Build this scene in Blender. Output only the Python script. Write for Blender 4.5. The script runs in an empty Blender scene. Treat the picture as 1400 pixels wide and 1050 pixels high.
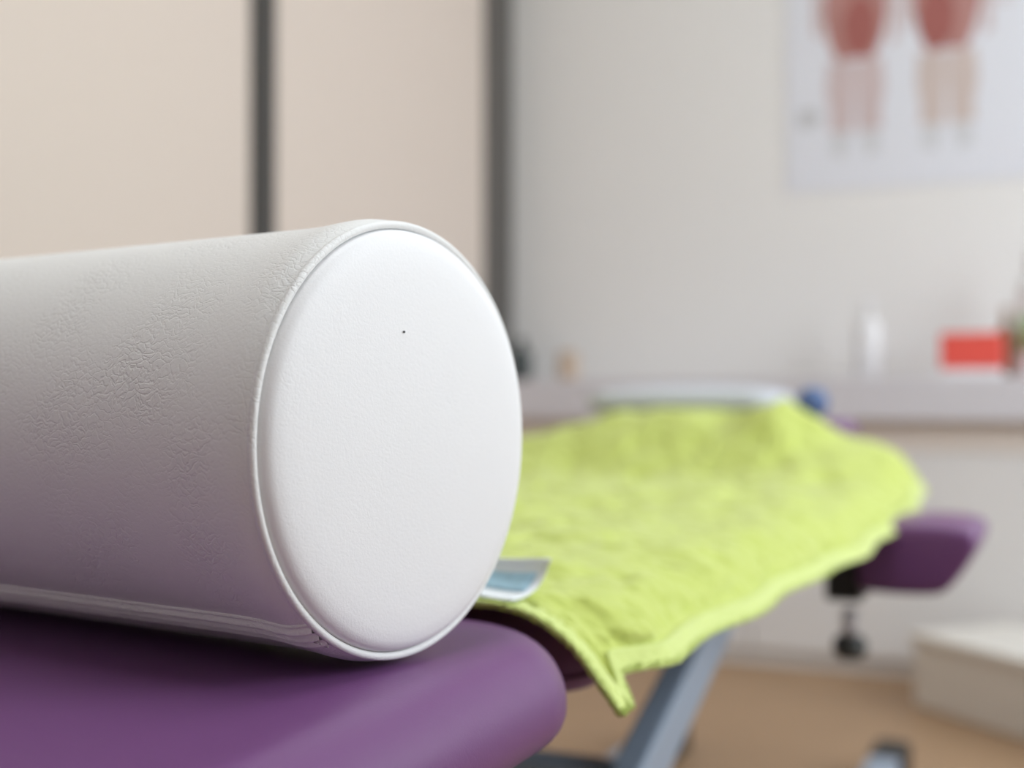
import bpy, bmesh, math, random
import numpy as np
from mathutils import Vector, Matrix, Euler

random.seed(4)
rng = np.random.default_rng(4)
S = bpy.context.scene
C = S.collection
R = math.radians

# ------------------------------------------------------------------ camera, light, exposure
TH = 0.55                    # treatment table top
CH = TH + 0.107              # camera height
YAW = R(24.5)                # the table's long axis (+X) lies 24.5 deg right of the view axis
cam_d = bpy.data.cameras.new('camera'); cam = bpy.data.objects.new('camera', cam_d); C.objects.link(cam)
cam_d.sensor_width = 36.0
cam_d.lens = 1700 / 1400 * 36.0
cam_d.clip_start = 0.02
cam.location = (0, 0, CH)
PITCH = math.atan((548 - 525) / 1700)
cam.rotation_euler = (R(90) + PITCH, 0, YAW - R(90))
cam_d.dof.use_dof = True
cam_d.dof.focus_distance = 0.474
cam_d.dof.aperture_fstop = 4.3
S.camera = cam

w = bpy.data.worlds.new('world'); S.world = w; w.use_nodes = True
w.node_tree.nodes['Background'].inputs[0].default_value = (0.80, 0.90, 1.0, 1)
w.node_tree.nodes['Background'].inputs[1].default_value = 1.0

# daylight coming in through the window of the right-hand wall
WX0, WX1, WZ0, WZ1, WY = 0.55, 3.00, 0.85, 2.40, -1.75
ld = bpy.data.lights.new('window_daylight', 'AREA'); lo = bpy.data.objects.new('window_daylight', ld); C.objects.link(lo)
ld.shape = 'RECTANGLE'; ld.size = WX1 - WX0; ld.size_y = WZ1 - WZ0
ld.energy = 84; ld.color = (0.86, 0.94, 1.0)
lo.location = ((WX0 + WX1) / 2, WY - 0.16, (WZ0 + WZ1) / 2)
lo.rotation_euler = (R(90), 0, 0)

# added overhead fill without a lamp fitting, brightens the upward-facing surfaces
cd = bpy.data.lights.new('ceiling_fill', 'AREA'); co_ = bpy.data.objects.new('ceiling_fill', cd); C.objects.link(co_)
cd.shape = 'RECTANGLE'; cd.size = 1.2; cd.size_y = 0.6; cd.energy = 17; cd.color = (0.90, 0.955, 1.0)
co_.location = (0.50, 0.1, 2.585)

vs = S.view_settings
S.display_settings.display_device = 'sRGB'
vs.view_transform = 'Standard'; vs.look = 'None'; vs.gamma = 1.0; vs.use_curve_mapping = False
vs.exposure = 0.0
S.cycles.max_bounces = 10
S.cycles.diffuse_bounces = 7
S.cycles.use_denoising = True

# ------------------------------------------------------------------ materials
def srgb(r, g, b):
    f = lambda c: ((c / 255 + .055) / 1.055) ** 2.4 if c > 10 else c / 255 / 12.92
    return (f(r), f(g), f(b), 1)

def mat(name, col, rough=.5, noise=0.0, nscale=20, bump=None, **kw):
    m = bpy.data.materials.new(name); m.use_nodes = True
    nt = m.node_tree; p = nt.nodes['Principled BSDF']
    p.inputs['Base Color'].default_value = col
    p.inputs['Roughness'].default_value = rough
    for k, v in kw.items(): p.inputs[k.replace('_', ' ')].default_value = v
    tc = nt.nodes.new('ShaderNodeTexCoord')
    if noise:
        n = nt.nodes.new('ShaderNodeTexNoise'); n.inputs['Scale'].default_value = nscale; n.inputs['Detail'].default_value = 4
        nt.links.new(tc.outputs['Object'], n.inputs['Vector'])
        mx = nt.nodes.new('ShaderNodeMix'); mx.data_type = 'RGBA'
        mx.inputs[6].default_value = tuple(c * (1 - noise) for c in col[:3]) + (1,)
        mx.inputs[7].default_value = tuple(min(1, c * (1 + noise)) for c in col[:3]) + (1,)
        nt.links.new(n.outputs['Fac'], mx.inputs[0]); nt.links.new(mx.outputs[2], p.inputs['Base Color'])
    if bump:
        sc, st, dist = bump
        n = nt.nodes.new('ShaderNodeTexNoise'); n.inputs['Scale'].default_value = sc; n.inputs['Detail'].default_value = 3
        nt.links.new(tc.outputs['Object'], n.inputs['Vector'])
        b = nt.nodes.new('ShaderNodeBump'); b.inputs['Strength'].default_value = st; b.inputs['Distance'].default_value = dist
        nt.links.new(n.outputs['Fac'], b.inputs['Height']); nt.links.new(b.outputs['Normal'], p.inputs['Normal'])
    return m

def leather(name, col, rough, crease, pebble):
    """coated upholstery leather: fine pebble plus branching creases that come and go in patches"""
    m = bpy.data.materials.new(name); m.use_nodes = True
    nt = m.node_tree; N = nt.nodes.new; L = nt.links.new
    p = nt.nodes['Principled BSDF']
    p.inputs['Base Color'].default_value = col; p.inputs['Roughness'].default_value = rough
    p.inputs['Specular IOR Level'].default_value = .35
    tc = N('ShaderNodeTexCoord')
    wn = N('ShaderNodeTexNoise'); wn.inputs['Scale'].default_value = 110; wn.inputs['Detail'].default_value = 3
    L(tc.outputs['Object'], wn.inputs['Vector'])
    sub = N('ShaderNodeVectorMath'); sub.operation = 'SUBTRACT'; sub.inputs[1].default_value = (.5, .5, .5)
    L(wn.outputs['Color'], sub.inputs[0])
    scl = N('ShaderNodeVectorMath'); scl.operation = 'SCALE'; scl.inputs['Scale'].default_value = .012
    L(sub.outputs[0], scl.inputs[0])
    add = N('ShaderNodeVectorMath'); add.operation = 'ADD'
    L(tc.outputs['Object'], add.inputs[0]); L(scl.outputs[0], add.inputs[1])
    mp = N('ShaderNodeMapping'); mp.inputs['Scale'].default_value = (1, .62, 1); L(add.outputs[0], mp.inputs['Vector'])
    vo = N('ShaderNodeTexVoronoi'); vo.feature = 'DISTANCE_TO_EDGE'; vo.inputs['Scale'].default_value = 300
    L(mp.outputs[0], vo.inputs['Vector'])
    cr = N('ShaderNodeMapRange'); cr.inputs['From Min'].default_value = 0; cr.inputs['From Max'].default_value = .14
    cr.inputs['To Min'].default_value = -1; cr.inputs['To Max'].default_value = 0
    L(vo.outputs['Distance'], cr.inputs['Value'])
    pm = N('ShaderNodeTexNoise'); pm.inputs['Scale'].default_value = 24; pm.inputs['Detail'].default_value = 3
    L(tc.outputs['Object'], pm.inputs['Vector'])
    pr = N('ShaderNodeMapRange'); pr.inputs['From Min'].default_value = .42; pr.inputs['From Max'].default_value = .72
    pr.inputs['To Min'].default_value = .12
    L(pm.outputs['Fac'], pr.inputs['Value'])
    mu = N('ShaderNodeMath'); mu.operation = 'MULTIPLY'; L(cr.outputs[0], mu.inputs[0]); L(pr.outputs[0], mu.inputs[1])
    b1 = N('ShaderNodeBump'); b1.inputs['Strength'].default_value = crease; b1.inputs['Distance'].default_value = .0005
    L(mu.outputs[0], b1.inputs['Height'])
    fn = N('ShaderNodeTexNoise'); fn.inputs['Scale'].default_value = 900; fn.inputs['Detail'].default_value = 2
    L(tc.outputs['Object'], fn.inputs['Vector'])
    b2 = N('ShaderNodeBump'); b2.inputs['Strength'].default_value = pebble; b2.inputs['Distance'].default_value = .0004
    L(fn.outputs['Fac'], b2.inputs['Height']); L(b1.outputs['Normal'], b2.inputs['Normal'])
    L(b2.outputs['Normal'], p.inputs['Normal'])
    return m

M = {}
M['white_leather'] = leather('white_leather', (.80, .802, .792, 1), .5, .5, .30)
M['cap_leather'] = leather('white_cap_leather', (.82, .82, .83, 1), .48, .06, .22)
M['purple'] = leather('purple_vinyl', srgb(107, 66, 113), .37, .05, .10)
M['towel'] = mat('lime_terry', srgb(187, 199, 101), .95, .06, 45, (700, .25, .0015), Sheen_Weight=.25, Sheen_Roughness=.5)
M['hem'] = mat('lime_hem', srgb(199, 212, 126), .9, .05, 90, (600, .4, .001), Sheen_Weight=.3)
M['label_white'] = mat('label_white', srgb(232, 236, 240), .6)
M['label_blue'] = mat('label_blue', srgb(160, 194, 212), .6, .25, 220)
M['wall'] = mat('wall_paint', srgb(228, 226, 224), .85, .015, 3)
M['beige'] = mat('beige_laminate', srgb(209, 195, 184), .6, .015, 2)
M['rear'] = mat('rear_wall_paint', srgb(205, 201, 196), .85)
M['ceiling'] = mat('ceiling_paint', srgb(240, 240, 239), .9)
M['profile'] = mat('grey_profile', srgb(88, 84, 80), .5)
M['profile_dark'] = mat('dark_grey_profile', srgb(60, 57, 54), .5)
M['floor'] = mat('oak_floor', srgb(160, 130, 100), .5, .08, 6)
M['worktop'] = mat('worktop_grey', srgb(206, 203, 208), .5)
M['recess'] = mat('recess_taupe', srgb(222, 212, 204), .6)
M['cab'] = mat('cabinet_white', srgb(220, 218, 217), .55)
M['steel'] = mat('grey_blue_steel', srgb(150, 164, 182), .42, Metallic=.15)
M['black'] = mat('black_plastic', srgb(28, 27, 27), .5)
M['dark'] = mat('dark_grey_plastic', srgb(62, 64, 63), .5)
M['board'] = mat('dark_board', srgb(48, 40, 38), .7)
M['poster'] = mat('poster_paper', srgb(220, 221, 228), .6)
M['print_red'] = mat('print_red', srgb(158, 92, 86), .6, .3, 22)
M['print_pink'] = mat('print_pink', srgb(200, 182, 182), .6, .08, 22)
M['print_tan'] = mat('print_tan', srgb(200, 184, 178), .6, .10, 26)
M['print_rose'] = mat('print_rose', srgb(176, 128, 122), .6, .12, 30)
M['print_text'] = mat('print_text', srgb(170, 168, 166), .6)
M['print_grey'] = mat('print_grey', srgb(203, 203, 206), .6)
M['red'] = mat('coral_red', srgb(226, 84, 72), .5)
M['white_plastic'] = mat('white_plastic', srgb(226, 225, 226), .6)
M['green'] = mat('leaf_green', srgb(150, 176, 128), .5)
M['brown'] = mat('brown_glass', srgb(150, 118, 86), .4)
M['tan'] = mat('tan_ceramic', srgb(190, 168, 148), .5)
M['bluish_dark'] = mat('dark_green_grey', srgb(66, 74, 74), .45)
M['blue'] = mat('blue_rubber', srgb(84, 108, 152), .6, .2, 40)
M['pillow'] = mat('white_cotton', srgb(194, 197, 204), .9, bump=(300, .2, .001))
M['step'] = mat('step_white', srgb(218, 214, 207), .55)
M['thread'] = mat('white_thread', srgb(190, 186, 186), .8)
M['frame_white'] = mat('window_frame_white', srgb(235, 235, 235), .4)
g = bpy.data.materials.new('window_glass'); g.use_nodes = True
nt = g.node_tree; nt.nodes.clear()
out = nt.nodes.new('ShaderNodeOutputMaterial'); mxs = nt.nodes.new('ShaderNodeMixShader'); mxs.inputs[0].default_value = .06
tr = nt.nodes.new('ShaderNodeBsdfTransparent'); gl = nt.nodes.new('ShaderNodeBsdfGlossy'); gl.inputs['Roughness'].default_value = .02
nt.links.new(tr.outputs[0], mxs.inputs[1]); nt.links.new(gl.outputs[0], mxs.inputs[2]); nt.links.new(mxs.outputs[0], out.inputs[0])
M['glass'] = g

# ------------------------------------------------------------------ helpers
def link(name, me, m, parent=None, smooth=True):
    o = bpy.data.objects.new(name, me); C.objects.link(o)
    if m is not None: me.materials.append(m)
    if smooth: me.polygons.foreach_set('use_smooth', [True] * len(me.polygons))
    if parent: o.parent = parent
    return o
def obj(name, bm, m, parent=None, smooth=True):
    me = bpy.data.meshes.new(name); bm.normal_update(); bm.to_mesh(me); bm.free()
    return link(name, me, m, parent, smooth)
def thing(name, label, cat, loc=(0, 0, 0), rz=0, group=None):
    o = bpy.data.objects.new(name, None); C.objects.link(o); o.empty_display_size = .05
    o.location = loc; o.rotation_euler = (0, 0, rz)
    o['label'] = label; o['category'] = cat
    if group: o['group'] = group
    return o
def struct(o): o['kind'] = 'structure'; return o

def add_box(bm, x0, x1, y0, y1, z0, z1, bev=0, seg=2, mtx=None):
    r = bmesh.ops.create_cube(bm, size=1)
    vsx = r['verts']
    bmesh.ops.scale(bm, vec=(x1 - x0, y1 - y0, z1 - z0), verts=vsx)
    bmesh.ops.translate(bm, vec=((x0 + x1) / 2, (y0 + y1) / 2, (z0 + z1) / 2), verts=vsx)
    if bev:
        es = {e for v in vsx for e in v.link_edges}
        q = bmesh.ops.bevel(bm, geom=list(es), offset=bev, segments=seg, affect='EDGES', profile=.5)
        vsx = list({v for f in q['faces'] for v in f.verts} | {v for v in vsx if v.is_valid})
    if mtx is not None: bmesh.ops.transform(bm, matrix=mtx, verts=vsx)
    return vsx
def box(x0, x1, y0, y1, z0, z1, bev=0, seg=2):
    bm = bmesh.new(); add_box(bm, x0, x1, y0, y1, z0, z1, bev, seg); return bm

def lathe(profile, n=48, axis='Z'):
    """revolve (r, h) pairs; r==0 makes a pole"""
    bm = bmesh.new(); rings = []
    for r, h in profile:
        if r < 1e-7:
            p = (0, 0, h) if axis == 'Z' else (0, h, 0)
            rings.append([bm.verts.new(p)])
        else:
            ring = []
            for k in range(n):
                a = 2 * math.pi * k / n
                p = (r * math.cos(a), r * math.sin(a), h) if axis == 'Z' else (r * math.cos(a), h, r * math.sin(a))
                ring.append(bm.verts.new(p))
            rings.append(ring)
    for A, B in zip(rings[:-1], rings[1:]):
        for k in range(n):
            k2 = (k + 1) % n
            if len(A) == 1 and len(B) == 1: continue
            if len(A) == 1: bm.faces.new((A[0], B[k], B[k2]))
            elif len(B) == 1: bm.faces.new((A[k], B[0], A[k2]))
            else: bm.faces.new((A[k], B[k], B[k2], A[k2]))
    bmesh.ops.recalc_face_normals(bm, faces=bm.faces[:])
    return bm

def slab(x0, x1, y0, y1, z0, z1, plan, top, bot, crown=0.0, n=14):
    """upholstered pad: rounded in plan, rolled top and bottom edges"""
    prof = []
    for k in range(9):                                         # bottom roll, from underneath outwards
        a = k / 8 * math.pi / 2; prof.append((bot * (1 - math.sin(a)), z0 + bot * (1 - math.cos(a))))
    for k in range(13):
        a = k / 12 * math.pi / 2; prof.append((top * (1 - math.cos(a)), z1 - top + top * math.sin(a)))
    bm = bmesh.new(); rings = []
    def loop(ins, z):
        pr = max(plan - ins, .002); L = []
        for cx, cy, a0 in ((x1, y1, 0), (x0, y1, 90), (x0, y0, 180), (x1, y0, 270)):
            sx = -1 if cx == x1 else 1; sy = -1 if cy == y1 else 1
            ox, oy = cx + sx * (ins + pr), cy + sy * (ins + pr)
            for k in range(n + 1):
                a = R(a0 + 90 * k / n); L.append(bm.verts.new((ox + pr * math.cos(a), oy + pr * math.sin(a), z)))
        return L
    for ins, z in prof: rings.append(loop(ins, z))
    for k in range(1, 4): rings.append(loop(top + k * .012, z1 + crown * k / 3))
    m = len(rings[0])
    for A, B in zip(rings[:-1], rings[1:]):
        for k in range(m): bm.faces.new((A[k], A[(k + 1) % m], B[(k + 1) % m], B[k]))
    bm.faces.new(rings[-1]); bm.faces.new(list(reversed(rings[0])))
    bmesh.ops.recalc_face_normals(bm, faces=bm.faces[:])
    return bm

def add_bar(bm, p, q, wy, wp, bev=.004):
    """rectangular tube from p to q; wy across, wp in the other direction"""
    p, q = Vector(p), Vector(q); d = q - p; L = d.length
    x = d.normalized(); up = Vector((0, 0, 1)) if abs(x.z) < .95 else Vector((1, 0, 0))
    y = up.cross(x).normalized(); z = x.cross(y)
    mt = Matrix((x, y, z)).transposed().to_4x4(); mt.translation = p
    add_box(bm, 0, L, -wy / 2, wy / 2, -wp / 2, wp / 2, bev, 2, mt)
def bar(p, q, wy, wp, bev=.004):
    bm = bmesh.new(); add_bar(bm, p, q, wy, wp, bev); return bm

# ------------------------------------------------------------------ the room
XB, XF, YL, ZC = 3.45, -2.3, 1.60, 2.6         # back wall, front wall (behind the camera), left wall, ceiling
struct(obj('floor', box(XF - .1, XB + .1, WY - .1, YL + .1, -.1, 0), M['floor'], smooth=False))
struct(obj('ceiling', box(XF - .1, XB + .1, WY - .1, YL + .1, ZC, ZC + .1), M['ceiling'], smooth=False))
struct(obj('wall_back', box(XB, XB + .1, WY - .1, YL + .1, 0, ZC), M['wall'], smooth=False))
struct(obj('wall_front', box(XF - .1, XF, WY - .1, YL + .1, 0, ZC), M['rear'], smooth=False))
wl = struct(obj('wall_left', box(XF, XB, YL, YL + .1, 0, ZC), M['wall'], smooth=False))
for x0, x1 in ((-.20, .965), (.985, 2.145), (2.225, 3.275)):
    o = obj('wall_panel', box(x0, x1, YL - .018, YL - .0005, .07, ZC - .002, .002, 1), M['beige'], wl, smooth=False)
struct(obj('trim_1', box(2.147, 2.223, YL - .030, YL - .001, 0.001, ZC - .002, .003, 1), M['profile_dark'], smooth=False))
struct(obj('trim_2', box(3.278, 3.448, YL - .030, YL - .001, 0.001, ZC - .002, .003, 1), M['profile'], smooth=False))
# right wall with its window (outside the frame, to the right)
bm = bmesh.new()
add_box(bm, XF, WX0, WY - .1, WY, 0, ZC); add_box(bm, WX1, XB, WY - .1, WY, 0, ZC)
add_box(bm, WX0, WX1, WY - .1, WY, 0, WZ0); add_box(bm, WX0, WX1, WY - .1, WY, WZ1, ZC)
struct(obj('wall_right', bm, M['wall'], smooth=False))
bm = bmesh.new(); f = .05; xm = (WX0 + WX1) / 2
for a in ((WX0, WX0 + f, WZ0, WZ1), (WX1 - f, WX1, WZ0, WZ1), (xm - f / 2, xm + f / 2, WZ0 + f, WZ1 - f),
          (WX0 + f, WX1 - f, WZ0, WZ0 + f), (WX0 + f, WX1 - f, WZ1 - f, WZ1)):
    add_box(bm, a[0], a[1], WY - .08, WY - .03, a[2], a[3])
win = struct(obj('window_1', bm, M['frame_white'], smooth=False))
for x0, x1 in ((WX0 + f, xm - f / 2), (xm + f / 2, WX1 - f)):
    obj('pane', box(x0, x1, WY - .058, WY - .052, WZ0 + f, WZ1 - f), M['glass'], win, smooth=False)

# ------------------------------------------------------------------ worktop and cabinet along the back wall
t = thing('worktop', 'long pale grey worktop along the far wall above the white cabinet', 'worktop', (3.24, 0, .61))
obj('slab', box(-.21, .205, -1.70, 1.565, 0, .103, .004), M['worktop'], t, smooth=False)
t = thing('base_cabinet', 'low white cabinet under the grey worktop at the far wall', 'cabinet', (3.26, 0, 0))
obj('carcass', box(-.17, .185, -1.70, 1.565, 0, .535), M['cab'], t, smooth=False)
obj('recessed_strip', box(-.182, .185, -1.70, 1.565, .5355, .609), M['recess'], t, smooth=False)['label'] = 'taupe recessed strip'
for k in range(4):
    y0 = -1.70 + k * .816
    obj('door', box(-.190, -.171, y0 + .002, y0 + .814, .04, .533, .002, 1), M['cab'], t, smooth=False)

# ------------------------------------------------------------------ poster
PY0, PY1, PZ0, PZ1 = .06, .735, 1.232, 2.22
t = thing('anatomy_poster', 'white anatomy poster with red muscle figures on the far wall', 'poster', (XB, (PY0 + PY1) / 2, PZ0))
pw = PY1 - PY0
obj('sheet', box(-.004, -.001, -pw / 2, pw / 2, 0, PZ1 - PZ0), M['poster'], t, smooth=False)
def flat(name, pts, m, x=-.0046):
    """printed shape: y, z outline relative to the poster's bottom centre; +y is picture left"""
    bm = bmesh.new(); A = [bm.verts.new((x, y, z)) for y, z in pts]; fa = bm.faces.new(A)
    q = bmesh.ops.extrude_face_region(bm, geom=[fa]); bmesh.ops.translate(bm, vec=(.0006, 0, 0), verts=[v for v in q['geom'] if isinstance(v, bmesh.types.BMVert)])
    bmesh.ops.recalc_face_normals(bm, faces=bm.faces[:])
    return obj(name, bm, m, t, smooth=False)
def ell(cy, cz, ry, rz, n=18, tilt=0):
    return [(cy + ry * math.cos(a) * math.cos(tilt) - rz * math.sin(a) * math.sin(tilt), cz + ry * math.cos(a) * math.sin(tilt) + rz * math.sin(a) * math.cos(tilt)) for a in (2 * math.pi * k / n for k in range(n))]
pc = (PY0 + PY1) / 2
for cy, tint, off in ((.547 - pc, 'print_pink', .004), (.311 - pc, 'print_tan', -.014)):
    for s in (-1, 1):
        flat('leg_print', [(cy + s * .002, .345), (cy + s * .072, .350), (cy + s * .078, .27), (cy + s * .066, .20), (cy + s * .072, .160), (cy + s * .008, .155), (cy + s * .005, .22), (cy + s * .002, .28)], M[tint])
        flat('foot_print', [(cy + s * .014, .152), (cy + s * .058, .156), (cy + s * .066, .100), (cy + s * .030, .085)], M['print_grey'])
        flat('thigh_print', [(cy + s * .002, .355), (cy + s * .048, .350), (cy + s * .070, .40), (cy + s * .086, .47), (cy + s * .084, .54), (cy, .56), (cy, .40)], M['print_rose'], -.0052)
        flat('arm_print', [(cy + s * .090, .40 + .02 * s), (cy + s * .112, .41 + .02 * s), (cy + s * .112, .60), (cy + s * .098, .78), (cy + s * .072, .80), (cy + s * .090, .62)], M['print_pink'])
    flat('muscle_print', ell(cy - off * 2 - .004, .440, .046, .084), M['print_red'], -.0058)
    flat('torso_print', [(cy - .07, .545), (cy - .062, .62), (cy - .085, .79), (cy - .03, .83), (cy + .03, .83), (cy + .085, .79), (cy + .062, .62), (cy + .07, .545)], M['print_red'], -.0050)
    flat('head_print', ell(cy, .885, .036, .048), M['print_pink'])
for (y, z, ww, m) in ((.700, .215, .050, 'print_text'), (.700, .203, .062, 'print_text'), (.700, .191, .055, 'print_text'), (.700, .179, .040, 'print_text'), (.20, .47, .05, 'print_pink'), (.19, .455, .035, 'print_pink')):
    a = y - pc
    flat('text_line', [(a, z), (a - ww, z), (a - ww, z + .007), (a, z + .007)], M[m])

# ------------------------------------------------------------------ step stool on the floor
ang = math.atan2(-.244, -.22)                     # runs from the far-left corner towards the near right
t = thing('step_stool', 'low white wooden step standing askew in front of the cabinet', 'step stool', (2.82, .34, 0), ang)
obj('body', box(.008, .60, .008, .28, 0, .135, .003), M['step'], t, smooth=False)
obj('top_board', box(0, .61, 0, .29, .1355, .156, .004), M['step'], t, smooth=False)

# ------------------------------------------------------------------ treatment table
T = thing('treatment_table', 'purple padded treatment table on a grey steel lifting frame', 'treatment table', (0, 0, 0))
EY, WY2 = .210, .86
obj('foot_cushion', slab(-.25, .583, EY, WY2, TH - .050, TH - .002, .078, .030, .016, .002), M['purple'], T)
obj('main_cushion', slab(.602, 1.72, .238, WY2, TH - .050, TH - .002, .040, .040, .010, .001), M['purple'], T)
obj('head_cushion', slab(1.768, 1.985, .300, .68, TH + .030, TH + .080, .075, .022, .014, .0), M['purple'], T)
for x0, x1 in ((-.22, .53), (.60, 1.69)):
    obj('cushion_board', box(x0, x1, EY + .085, WY2 - .06, TH - .066, TH - .0505), M['board'], T, smooth=False)
bm = bmesh.new(); add_bar(bm, (1.60, .40, TH - .09), (1.80, .40, TH + .012), .03, .02); add_bar(bm, (1.60, .68, TH - .09), (1.80, .68, TH + .012), .03, .02)
add_box(bm, 1.77, 1.95, .36, .72, TH + .014, TH + .0295)
obj('head_bracket', bm, M['dark'], T, smooth=False)
for y in (.43, .64):
    obj('top_rail', bar((-.15, y, TH - .088), (1.66, y, TH - .088), .04, .04), M['steel'], T, smooth=False)
for y in (.335, .735):
    obj('lifting_arm', bar((.36, y, .100), (1.345, y, .485), .027, .050), M['steel'], T, smooth=False)
    obj('base_rail', bar((-.10, y - .035, .040), (2.165, y - .035, .040), .05, .04), M['steel'], T, smooth=False)
    obj('end_foot', box(2.166, 2.285, y - .065, y - .005, .0, .060, .008), M['black'], T, smooth=False)['label'] = 'black end foot'
obj('cross_tube', bar((1.01, .357, .328), (1.01, .713, .328), .036, .036), M['steel'], T, smooth=False)
for x in (.30, 1.50):
    obj('base_cross_rail', bar((x, .325, .040), (x, .675, .040), .05, .036), M['steel'], T, smooth=False)
for y in (.335, .735):
    obj('pivot_bracket', box(.33, .39, y - .0215, y + .0215, .0605, .112), M['steel'], T, smooth=False)
# lowered arm rest on the near side, with its clamp
bm = bmesh.new()
prof = [(.095, -.050), (.100, -.035), (.114, -.027), (.215, -.027), (.228, -.035), (.230, -.100), (.222, -.107), (.142, -.107), (.128, -.101)]
def loft(bm, prof, xs):
    rings = []
    cy = sum(p[0] for p in prof) / len(prof); cz = sum(p[1] for p in prof) / len(prof)
    for x, s in xs: rings.append([bm.verts.new((x, cy + (y - cy) * s, TH + cz + (z - cz) * s)) for y, z in prof])
    n = len(prof)
    for A, B in zip(rings[:-1], rings[1:]):
        for k in range(n): bm.faces.new((A[k], A[(k + 1) % n], B[(k + 1) % n], B[k]))
    bm.faces.new(rings[0]); bm.faces.new(list(reversed(rings[-1])))
    bmesh.ops.recalc_face_normals(bm, faces=bm.faces[:])
loft(bm, prof, ((1.415, .86), (1.419, .95), (1.428, 1), (1.60, 1), (1.609, .95), (1.613, .86)))
ar = obj('arm_rest', bm, M['purple'], T); ar['label'] = 'purple padded arm rest below the towel'
sm = ar.modifiers.new('s', 'SUBSURF'); sm.levels = sm.render_levels = 2
ab = obj('arm_rest_bracket', box(1.425, 1.49, .222, .262, TH - .118, TH - .052, .004), M['black'], T, smooth=False)
bm = lathe([(.0, -.128), (.009, -.128), (.009, -.160), (0, -.160)], 20); o = obj('clamp_post', bm, M['worktop'], ab); o.location = (1.437, .236, TH)
bm = lathe([(0, -.156), (.012, -.157), (.019, -.163), (.019, -.176), (.013, -.183), (0, -.184)], 24); o = obj('clamp_knob', bm, M['dark'], ab); o.location = (1.437, .236, TH)

# ------------------------------------------------------------------ bolster
RB = .0900
BX, BY = .4477, .2512
B = thing('bolster', 'white leather cylinder bolster lying across the purple table', 'bolster', (BX, BY, TH + .0003), R(-8.1))
BL = .50
side = [(.0863, .0034), (.0866, .0016), (.0870, .0010), (.0876, .0010), (.0882, .0016), (.0889, .0027), (.0895, .0042), (.0901, .0062), (.0906, .0085), (.0909, .0108), (.0909, .0130), (.0906, .0175), (.0900, .0235), (.0895, .031), (.0893, .04)]
pr = [(r, h) for r, h in side] + [(.0893, .04 + (BL - .08) * k / 12) for k in range(1, 12)] + [(r, BL - h) for r, h in reversed(side)]
cz = .0909
def lift(bm): bmesh.ops.translate(bm, vec=(0, 0, cz), verts=bm.verts[:]); return bm
obj('cover', lift(lathe(pr, 160, 'Y')), M['white_leather'], B)
capp = [(.0864, .0040), (.0860, .0014), (.0854, -.0004), (.0842, -.0022), (.0815, -.0034), (.077, -.0043), (.068, -.0050), (.055, -.0056), (.040, -.0061), (.024, -.0064), (.010, -.0066), (0, -.0066)]
obj('end_cap', lift(lathe(capp, 160, 'Y')), M['cap_leather'], B)['label'] = 'smooth domed white end facing the camera'
obj('end_cap', lift(lathe([(r, BL - h) for r, h in capp], 96, 'Y')), M['cap_leather'], B)
for h in (.0016, BL - .0016):                                   # stitched rolled rim
    bm = bmesh.new(); n, k2 = 160, 10; rr = .0017; RR = .0879; V = []
    for i in range(n):
        a = 2 * math.pi * i / n
        V.append([bm.verts.new(((RR + rr * math.cos(b)) * math.cos(a), h + rr * math.sin(b), (RR + rr * math.cos(b)) * math.sin(a))) for b in (2 * math.pi * j / k2 for j in range(k2))])
    for i in range(n):
        for j in range(k2):
            bm.faces.new((V[i][j], V[(i + 1) % n][j], V[(i + 1) % n][(j + 1) % k2], V[i][(j + 1) % k2]))
    bmesh.ops.recalc_face_normals(bm, faces=bm.faces[:])
    obj('piping', lift(bm), M['white_leather'], B)
# lapped seam along the lower side: two raised welts
bm = bmesh.new(); rows = []
def rcover(h):
    for (r0, h0), (r1, h1) in zip(pr[:-1], pr[1:]):
        if h0 <= h <= h1: return r0 + (r1 - r0) * (h - h0) / max(h1 - h0, 1e-9)
    return .0893
hs = [.0016, .003, .005, .0075, .011, .016, .022, .03] + [.03 + (BL - .06) * k / 20 for k in range(1, 21)]
T0, T1 = 228.5, 240.0
for h in hs:
    row = []
    for k in range(49):
        u = k / 48
        gs = lambda c, w_: math.exp(-((u - c) / w_) ** 2)
        hgt = .0010 + .0013 * gs(.22, .07) + .0013 * gs(.50, .07) + .0008 * gs(.80, .07) - .0009 * (gs(.09, .03) + gs(.36, .035) + gs(.655, .035))
        if k in (0, 48): hgt = -.0006
        bend = 0.8 * math.exp(-h / .006)                          # the welts sweep down where they meet the rim
        a = R(T0 + (T1 - T0) * u + bend); r = rcover(h) + hgt
        row.append(bm.verts.new((r * math.cos(a), h, r * math.sin(a))))
    rows.append(row)
for A, Bq in zip(rows[:-1], rows[1:]):
    for k in range(48): bm.faces.new((A[k], A[k + 1], Bq[k + 1], Bq[k]))
bmesh.ops.recalc_face_normals(bm, faces=bm.faces[:])
seam = obj('side_seam', lift(bm), M['white_leather'], B)
bm = bmesh.new()                                                 # bar-tack stitches at the rim end of the seam
for k in range(6):
    a = R(234.5 + k * 1.0); h = .0058 - k * .0004; r = rcover(h) + .0010
    mt = Matrix.Translation((r * math.cos(a), h, r * math.sin(a))) @ Matrix.Rotation(-a + R(90), 4, 'Y') @ Matrix.Rotation(R(12), 4, 'Z')
    add_box(bm, -.00035, .00035, -.0011, .0011, -.0005, .0003, 0, 2, mt)
obj('stitching', lift(bm), M['thread'], seam, smooth=False)
bm = lathe([(0, -.0002), (.00045, -.0001), (.0005, .0003), (0, .0005)], 12, 'Y')
o = obj('speck', bm, M['black'], B); o.location = (-.0105, -.0064, cz + .0435); o['label'] = 'tiny dark speck on the white end'

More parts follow.
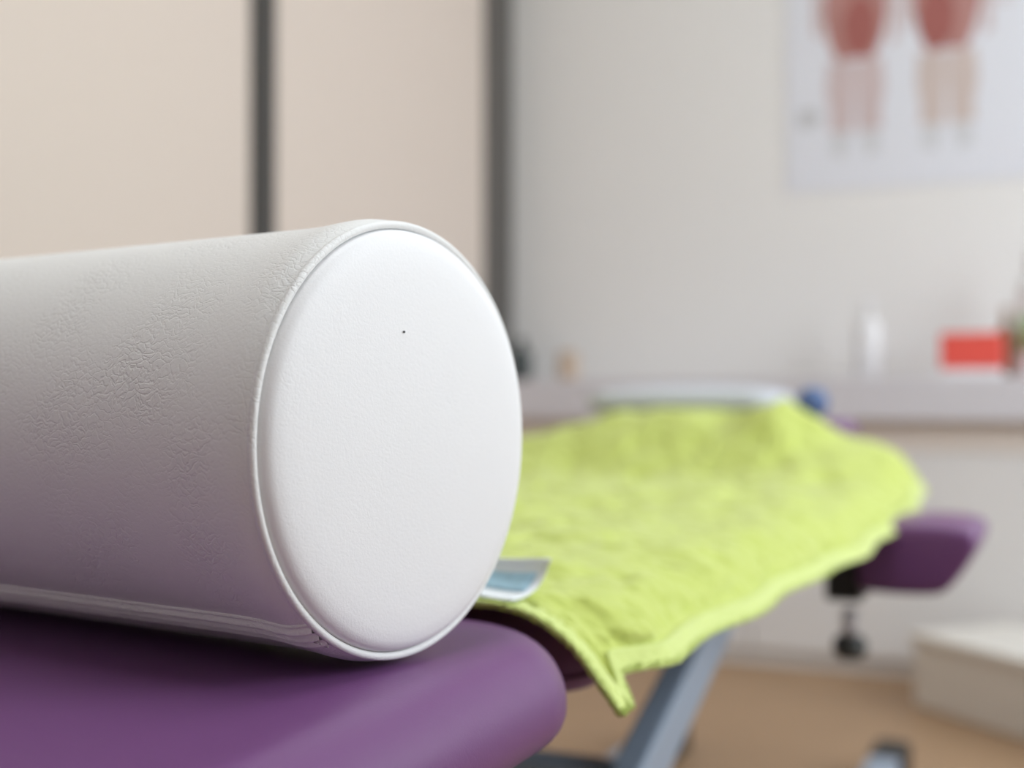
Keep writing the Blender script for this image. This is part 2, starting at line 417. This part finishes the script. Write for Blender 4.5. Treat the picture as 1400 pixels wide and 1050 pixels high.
# ------------------------------------------------------------------ lime towel
TX0, TX1 = .570, 1.77
TOW = thing('towel', 'lime green terry towel draped over the purple table behind the bolster', 'towel', (0, 0, 0))
hy = np.array([.10, .178, .215, .249, .309, .369, .41, .50, .618, .772, .86, 1.0])
hz = np.array([0, .000, .014, .036, .058, .104, .094, .090, .083, .050, .036, .03])
PH = rng.uniform(0, 6.28, 12)
def sstep(x): x = np.clip(x, 0, 1); return x * x * (3 - 2 * x)
def soft(X, Y):
    """soft low folds of the lying towel (metres)"""
    z = .0028 * np.sin(9 * X + 4 * Y + PH[0]) + .0022 * np.sin(17 * X - 11 * Y + PH[1]) + .0018 * np.sin(31 * X + 6 * Y + PH[2]) * np.sin(13 * Y + PH[3])
    z += .0055 * np.exp(-((X - 1.20 - .10 * np.sin(7 * Y)) / .045) ** 2)
    return z + .0038
RA, TILT, DROP = .070, R(50), .013                      # edge roll radius; hanging part below it
def surface(X, W):
    """X along the table, W arc length from the lower hem upward and over; returns x, y, z"""
    drop = DROP + .005 + .0025 * sstep((X - .60) / .05) + .004 * np.sin(5.5 * X + 1.1) + .0012 * np.sin(17 * X) + .017 * (1 - sstep((X - TX0 - .016) / .014))
    w = W - drop
    ay, az = .281, .003                                  # where the flat part starts to roll over
    aa = RA * TILT
    ang = np.clip(TILT - w / RA, 0, TILT)
    yb, zb = ay - RA * math.sin(TILT), az - RA * (1 - math.cos(TILT))
    y = np.where(w < 0, yb + w * math.cos(TILT), np.where(w < aa, ay - RA * np.sin(ang), ay + w - aa))
    z = np.where(w < 0, zb + w * math.sin(TILT), np.where(w < aa, az - RA * (1 - np.cos(ang)), az))
    lie = sstep((w - RA * .5) / .10)
    hum = np.interp(y, hy, hz) * sstep((X - 1.53) / .19)
    hum = hum - .022 * np.exp(-((y - .445) / .035) ** 2 - ((X - 1.70) / .05) ** 2)
    s = soft(X, y)
    z = z + hum + s * (0.15 + .85 * lie) 
    y = y - .006 * np.sin(16 * X + .8) ** 2 * (1 - lie) * sstep((X - .60) / .05) - (.004 + .010 * sstep((X - .585) / .06) + .012 * sstep((X - .9) / .7)) * (1 - lie)
    # flap of the near hem settles into the joint between the two cushions
    z = z - .001 * np.exp(-((X - TX0) / .020) ** 2) * lie
    x = X + .006 * np.sin(19 * W + .7) * np.exp(-((X - TX0) / .05) ** 2) - .010 * np.exp(-((X - TX0) / .05) ** 2) * np.exp(-W / .06) * 0
    return x, y, TH + z
def grid_mesh(name, X, Y, Z, thick=0):
    ni, nj = X.shape
    co = np.stack([X, Y, Z], -1).reshape(-1, 3)
    idx = np.arange(ni * nj).reshape(ni, nj)
    q = np.stack([idx[:-1, :-1], idx[1:, :-1], idx[1:, 1:], idx[:-1, 1:]], -1).reshape(-1, 4)
    if thick:
        dx = np.gradient(np.stack([X, Y, Z], -1), axis=0); dy = np.gradient(np.stack([X, Y, Z], -1), axis=1)
        nn = np.cross(dx, dy); nn /= np.linalg.norm(nn, axis=-1, keepdims=True)
        low = co - thick * nn.reshape(-1, 3)
        n0 = ni * nj; co = np.concatenate([co, low]); q = np.concatenate([q, q[:, ::-1] + n0])
        bd = np.concatenate([idx[:, 0], idx[-1, 1:], idx[-2::-1, -1], idx[0, -2:0:-1]])
        b2 = np.roll(bd, -1); q = np.concatenate([q, np.stack([b2, bd, bd + n0, b2 + n0], -1)])
    me = bpy.data.meshes.new(name)
    me.from_pydata(co.tolist(), [], q.tolist()); me.update()
    return me
nX, nW = 520, 300
xs = TX0 + (TX1 - TX0) * np.linspace(0, 1, nX) ** 1.25
ws = np.linspace(0, .70, nW)
GX, GW = np.meshgrid(xs, ws, indexing='ij')
X, Y, Z = surface(GX, GW)
P = np.stack([X, Y, Z], -1)
dn = np.cross(np.gradient(P, axis=0), np.gradient(P, axis=1)); dn /= np.linalg.norm(dn, axis=-1, keepdims=True)
if dn[nX // 2, nW // 2, 2] < 0: dn = -dn
HEM = .015
inhem = np.minimum.reduce([GX - TX0, GW, TX1 - GX])
pile = rng.normal(0, 1, (nX, nW))
lump = np.kron(rng.normal(0, 1, (nX // 4 + 1, nW // 4 + 1)), np.ones((4, 4)))[:nX, :nW]
for _ in range(2):
    lump = (np.roll(lump, 1, 0) + np.roll(lump, -1, 0) + np.roll(lump, 1, 1) + np.roll(lump, -1, 1) + 2 * lump) / 6
mid = np.kron(rng.normal(0, 1, (nX // 14 + 2, nW // 12 + 2)), np.ones((14, 12)))[:nX, :nW]
for _ in range(14):
    mid = (np.roll(mid, 1, 0) + np.roll(mid, -1, 0) + np.roll(mid, 1, 1) + np.roll(mid, -1, 1) + 2 * mid) / 6
body_f = np.clip((inhem - HEM) / .004, 0, 1)
groove = np.exp(-((inhem - HEM) / .0018) ** 2)
disp = body_f * (.0003 * pile + .0010 * lump + .0024 * mid) - .0016 * groove + (1 - body_f) * .0003 * pile
P2 = P + dn * disp[..., None]
me = grid_mesh('cloth', P2[..., 0], P2[..., 1], P2[..., 2], .0020)
cl = link('cloth', me, M['towel'], TOW)
# stitched border: a slightly proud band round the near and hanging edges
def band(name, gx, gw):
    a, b, c = surface(gx, gw); Q = np.stack([a, b, c], -1)
    n_ = np.cross(np.gradient(Q, axis=0), np.gradient(Q, axis=1)); n_ /= np.linalg.norm(n_, axis=-1, keepdims=True)
    if n_[..., 2].mean() < 0: n_ = -n_
    if name == 'hanging' and n_[..., 1].mean() > 0: n_ = -n_
    hh = .0014 + .0004 * rng.normal(0, 1, gx.shape)
    Q = Q + n_ * hh[..., None]
    m_ = grid_mesh('hem', Q[..., 0], Q[..., 1], Q[..., 2], .0014); return link('hem', m_, M['hem'], TOW)
a, b = np.meshgrid(np.linspace(TX0 - .001, TX0 + HEM - .002, 9), np.linspace(0, .66, 330), indexing='ij'); band('near', a, b)
a, b = np.meshgrid(np.linspace(TX0 + HEM - .0025, TX1, 420), np.linspace(-.001, HEM - .002, 9), indexing='ij'); band('hanging', a, b)
# loose terry loops near the camera: uncountable pile
nT = 9000
edge_near = rng.random(nT) < .4
tx = TX0 + np.where(edge_near, -.001 + .0035 * rng.random(nT), rng.random(nT) ** 1.6 * .55)
tw = np.where(edge_near, rng.random(nT) * .25, -.001 + .0035 * rng.random(nT))
a, b, c = surface(tx, tw); e = 1e-3
a1, b1, c1 = surface(tx + e, tw); a2, b2, c2 = surface(tx, tw + e)
n_ = np.cross(np.stack([a1 - a, b1 - b, c1 - c], -1), np.stack([a2 - a, b2 - b, c2 - c], -1)); n_ /= np.linalg.norm(n_, axis=-1, keepdims=True) + 1e-12
n_[np.where(n_[:, 2] - n_[:, 1] < 0)] *= -1
base = np.stack([a, b, c], -1) + n_ * .0002
rd = rng.normal(0, 1, (nT, 3)); rd /= np.linalg.norm(rd, axis=1, keepdims=True)
sd = np.cross(n_, rd); sd /= np.linalg.norm(sd, axis=1, keepdims=True) + 1e-9
tip = base + n_ * rng.uniform(.0006, .0016, (nT, 1)) + rd * .0009
wd = .00035
v = np.stack([base - sd * wd, base + sd * wd, tip + sd * wd * .7, tip - sd * wd * .7], 1).reshape(-1, 3)
fq = np.arange(nT * 4).reshape(-1, 4)
me = bpy.data.meshes.new('terry_loops'); me.from_pydata(v.tolist(), [], fq.tolist()); me.update()
o = link('terry_loops', me, M['hem'], TOW); o['kind'] = 'stuff'
# folded care label sewn into the near hem, standing open towards the camera
LX, LY0, LY1 = .592, .252, .315
def lab(off, ys, open_):
    pts = []
    base = [(-.011, .0008), (-.006, .0008), (.000, .0012), (.005, .0022), (.009, .0038), (.0115, .006), (.013, .0085), (.0138, .0112), (.014, .014), (.0138, .0165), (.0132, .0185)]
    for y in ys:
        k = (LY1 - y) / (LY1 - LY0)
        row = []
        for i, (dx, dz) in enumerate(base):
            row.append((LX + dx - .003 * k, y + .011 * k * (1 - i / 10), TH + .006 + dz * (1 - .08 * k) + .0012 * math.sin(5 * k + i * .25)))
        pts.append(row)
    P_ = np.array(pts); return P_[..., 0], P_[..., 1], P_[..., 2]
lx, ly, lz = lab(0, np.linspace(LY1, LY0, 14), 1)
me = grid_mesh('care_label', lx, ly, lz, .0007)
o = link('care_label', me, M['label_white'], TOW); o['label'] = 'folded white care label with blue inside'
P_ = np.stack([lx, ly, lz], -1)[:-1, 3:8]
n_ = np.cross(np.gradient(P_, axis=0), np.gradient(P_, axis=1)); n_ /= np.linalg.norm(n_, axis=-1, keepdims=True)
cen = np.array([LX + .006, 0, TH + .018]); dirc = cen - P_; dirc[..., 1] = 0
n_ *= np.sign((n_ * dirc).sum(-1, keepdims=True))
Q = P_ + n_ * .0008
me = grid_mesh('label_print', Q[..., 0], Q[..., 1], Q[..., 2], .0003)
link('label_print', me, M['label_blue'], o)

# ------------------------------------------------------------------ pillow and ball at the head end
bm = bmesh.new(); bmesh.ops.create_uvsphere(bm, u_segments=48, v_segments=24, radius=1)
for v_ in bm.verts:
    x, y, z = v_.co
    r = math.hypot(x, y)
    if r > 1e-6:
        k = (1 / max(abs(x / r), abs(y / r))) ** .75; x, y = x * k, y * k
    v_.co = (x * .10, y * .150, (abs(z) ** .6) * (1 if z > 0 else -1) * .026)
o = obj('pillow', bm, M['pillow'], None); o.location = (1.872, .545, TH + .0800 + .026)
o['label'] = 'white pillow at the head of the table beyond the towel'; o['category'] = 'pillow'
bm = bmesh.new(); bmesh.ops.create_uvsphere(bm, u_segments=28, v_segments=16, radius=.0235)
o = obj('ball', bm, M['blue'], None); o.location = (1.85, .357, TH + .0805 + .0235)
o['label'] = 'small blue ball at the corner of the lime towel'; o['category'] = 'ball'

# ------------------------------------------------------------------ things on the worktop
WZ = .7135
t = thing('box', 'coral red box with a white base on the worktop', 'box', (3.20, .232, WZ))
obj('base', box(-.05, .05, -.068, .068, 0, .020, .003), M['white_plastic'], t, smooth=False)
obj('lid', box(-.053, .053, -.071, .071, .0205, .106, .005), M['red'], t, smooth=False)
t = thing('lotion_bottle', 'white bottle standing near the wall left of the red box', 'bottle', (3.27, .490, WZ))
obj('body', lathe([(0, 0), (.030, 0), (.033, .004), (.033, .125), (.029, .142), (.014, .152), (.013, .160), (0, .160)], 36), M['white_plastic'], t)
bm = lathe([(0, .1605), (.015, .1605), (.015, .178), (.006, .180), (.006, .200), (.011, .201), (.011, .209), (0, .210)], 28)
add_box(bm, -.045, 0, -.006, .006, .199, .208, .002)
obj('pump', bm, M['white_plastic'], t)
t = thing('spray_bottle', 'white bottle with a green label at the right edge', 'bottle', (3.24, .094, WZ))
obj('body', lathe([(0, 0), (.036, 0), (.040, .005), (.040, .205), (.034, .230), (.018, .242), (.018, .262), (0, .262)], 36), M['white_plastic'], t)
obj('label_band', lathe([(.0402, .06), (.0409, .06), (.0409, .150), (.0402, .150)], 36), M['green'], t)
obj('cap', lathe([(0, .2625), (.020, .2625), (.020, .300), (.016, .304), (0, .304)], 28), M['white_plastic'], t)
t = thing('brown_bottle', 'small brown bottle standing behind the red box', 'bottle', (3.31, .162, WZ))
obj('body', lathe([(0, 0), (.022, 0), (.024, .004), (.024, .105), (.018, .125), (.009, .132), (.009, .150), (0, .150)], 32), M['brown'], t)
obj('cap', lathe([(0, .1505), (.011, .1505), (.011, .175), (0, .176)], 24), M['tan'], t)
t = thing('tan_jar', 'small tan jar on the worktop beside the white bolster end', 'jar', (3.27, 1.315, WZ))
obj('body', lathe([(0, 0), (.026, 0), (.030, .005), (.031, .055), (.027, .064), (0, .064)], 32), M['tan'], t)
obj('lid', lathe([(0, .0645), (.029, .0645), (.029, .080), (.026, .083), (0, .083)], 32), M['tan'], t)
t = thing('dark_bottle', 'dark grey bottle in the corner behind the white bolster', 'bottle', (3.33, 1.488, WZ))
obj('body', lathe([(0, 0), (.028, 0), (.031, .004), (.031, .075), (.024, .092), (.012, .098), (.012, .106), (0, .106)], 32), M['bluish_dark'], t)
obj('cap', lathe([(0, .1065), (.014, .1065), (.014, .124), (0, .125)], 24), M['black'], t)
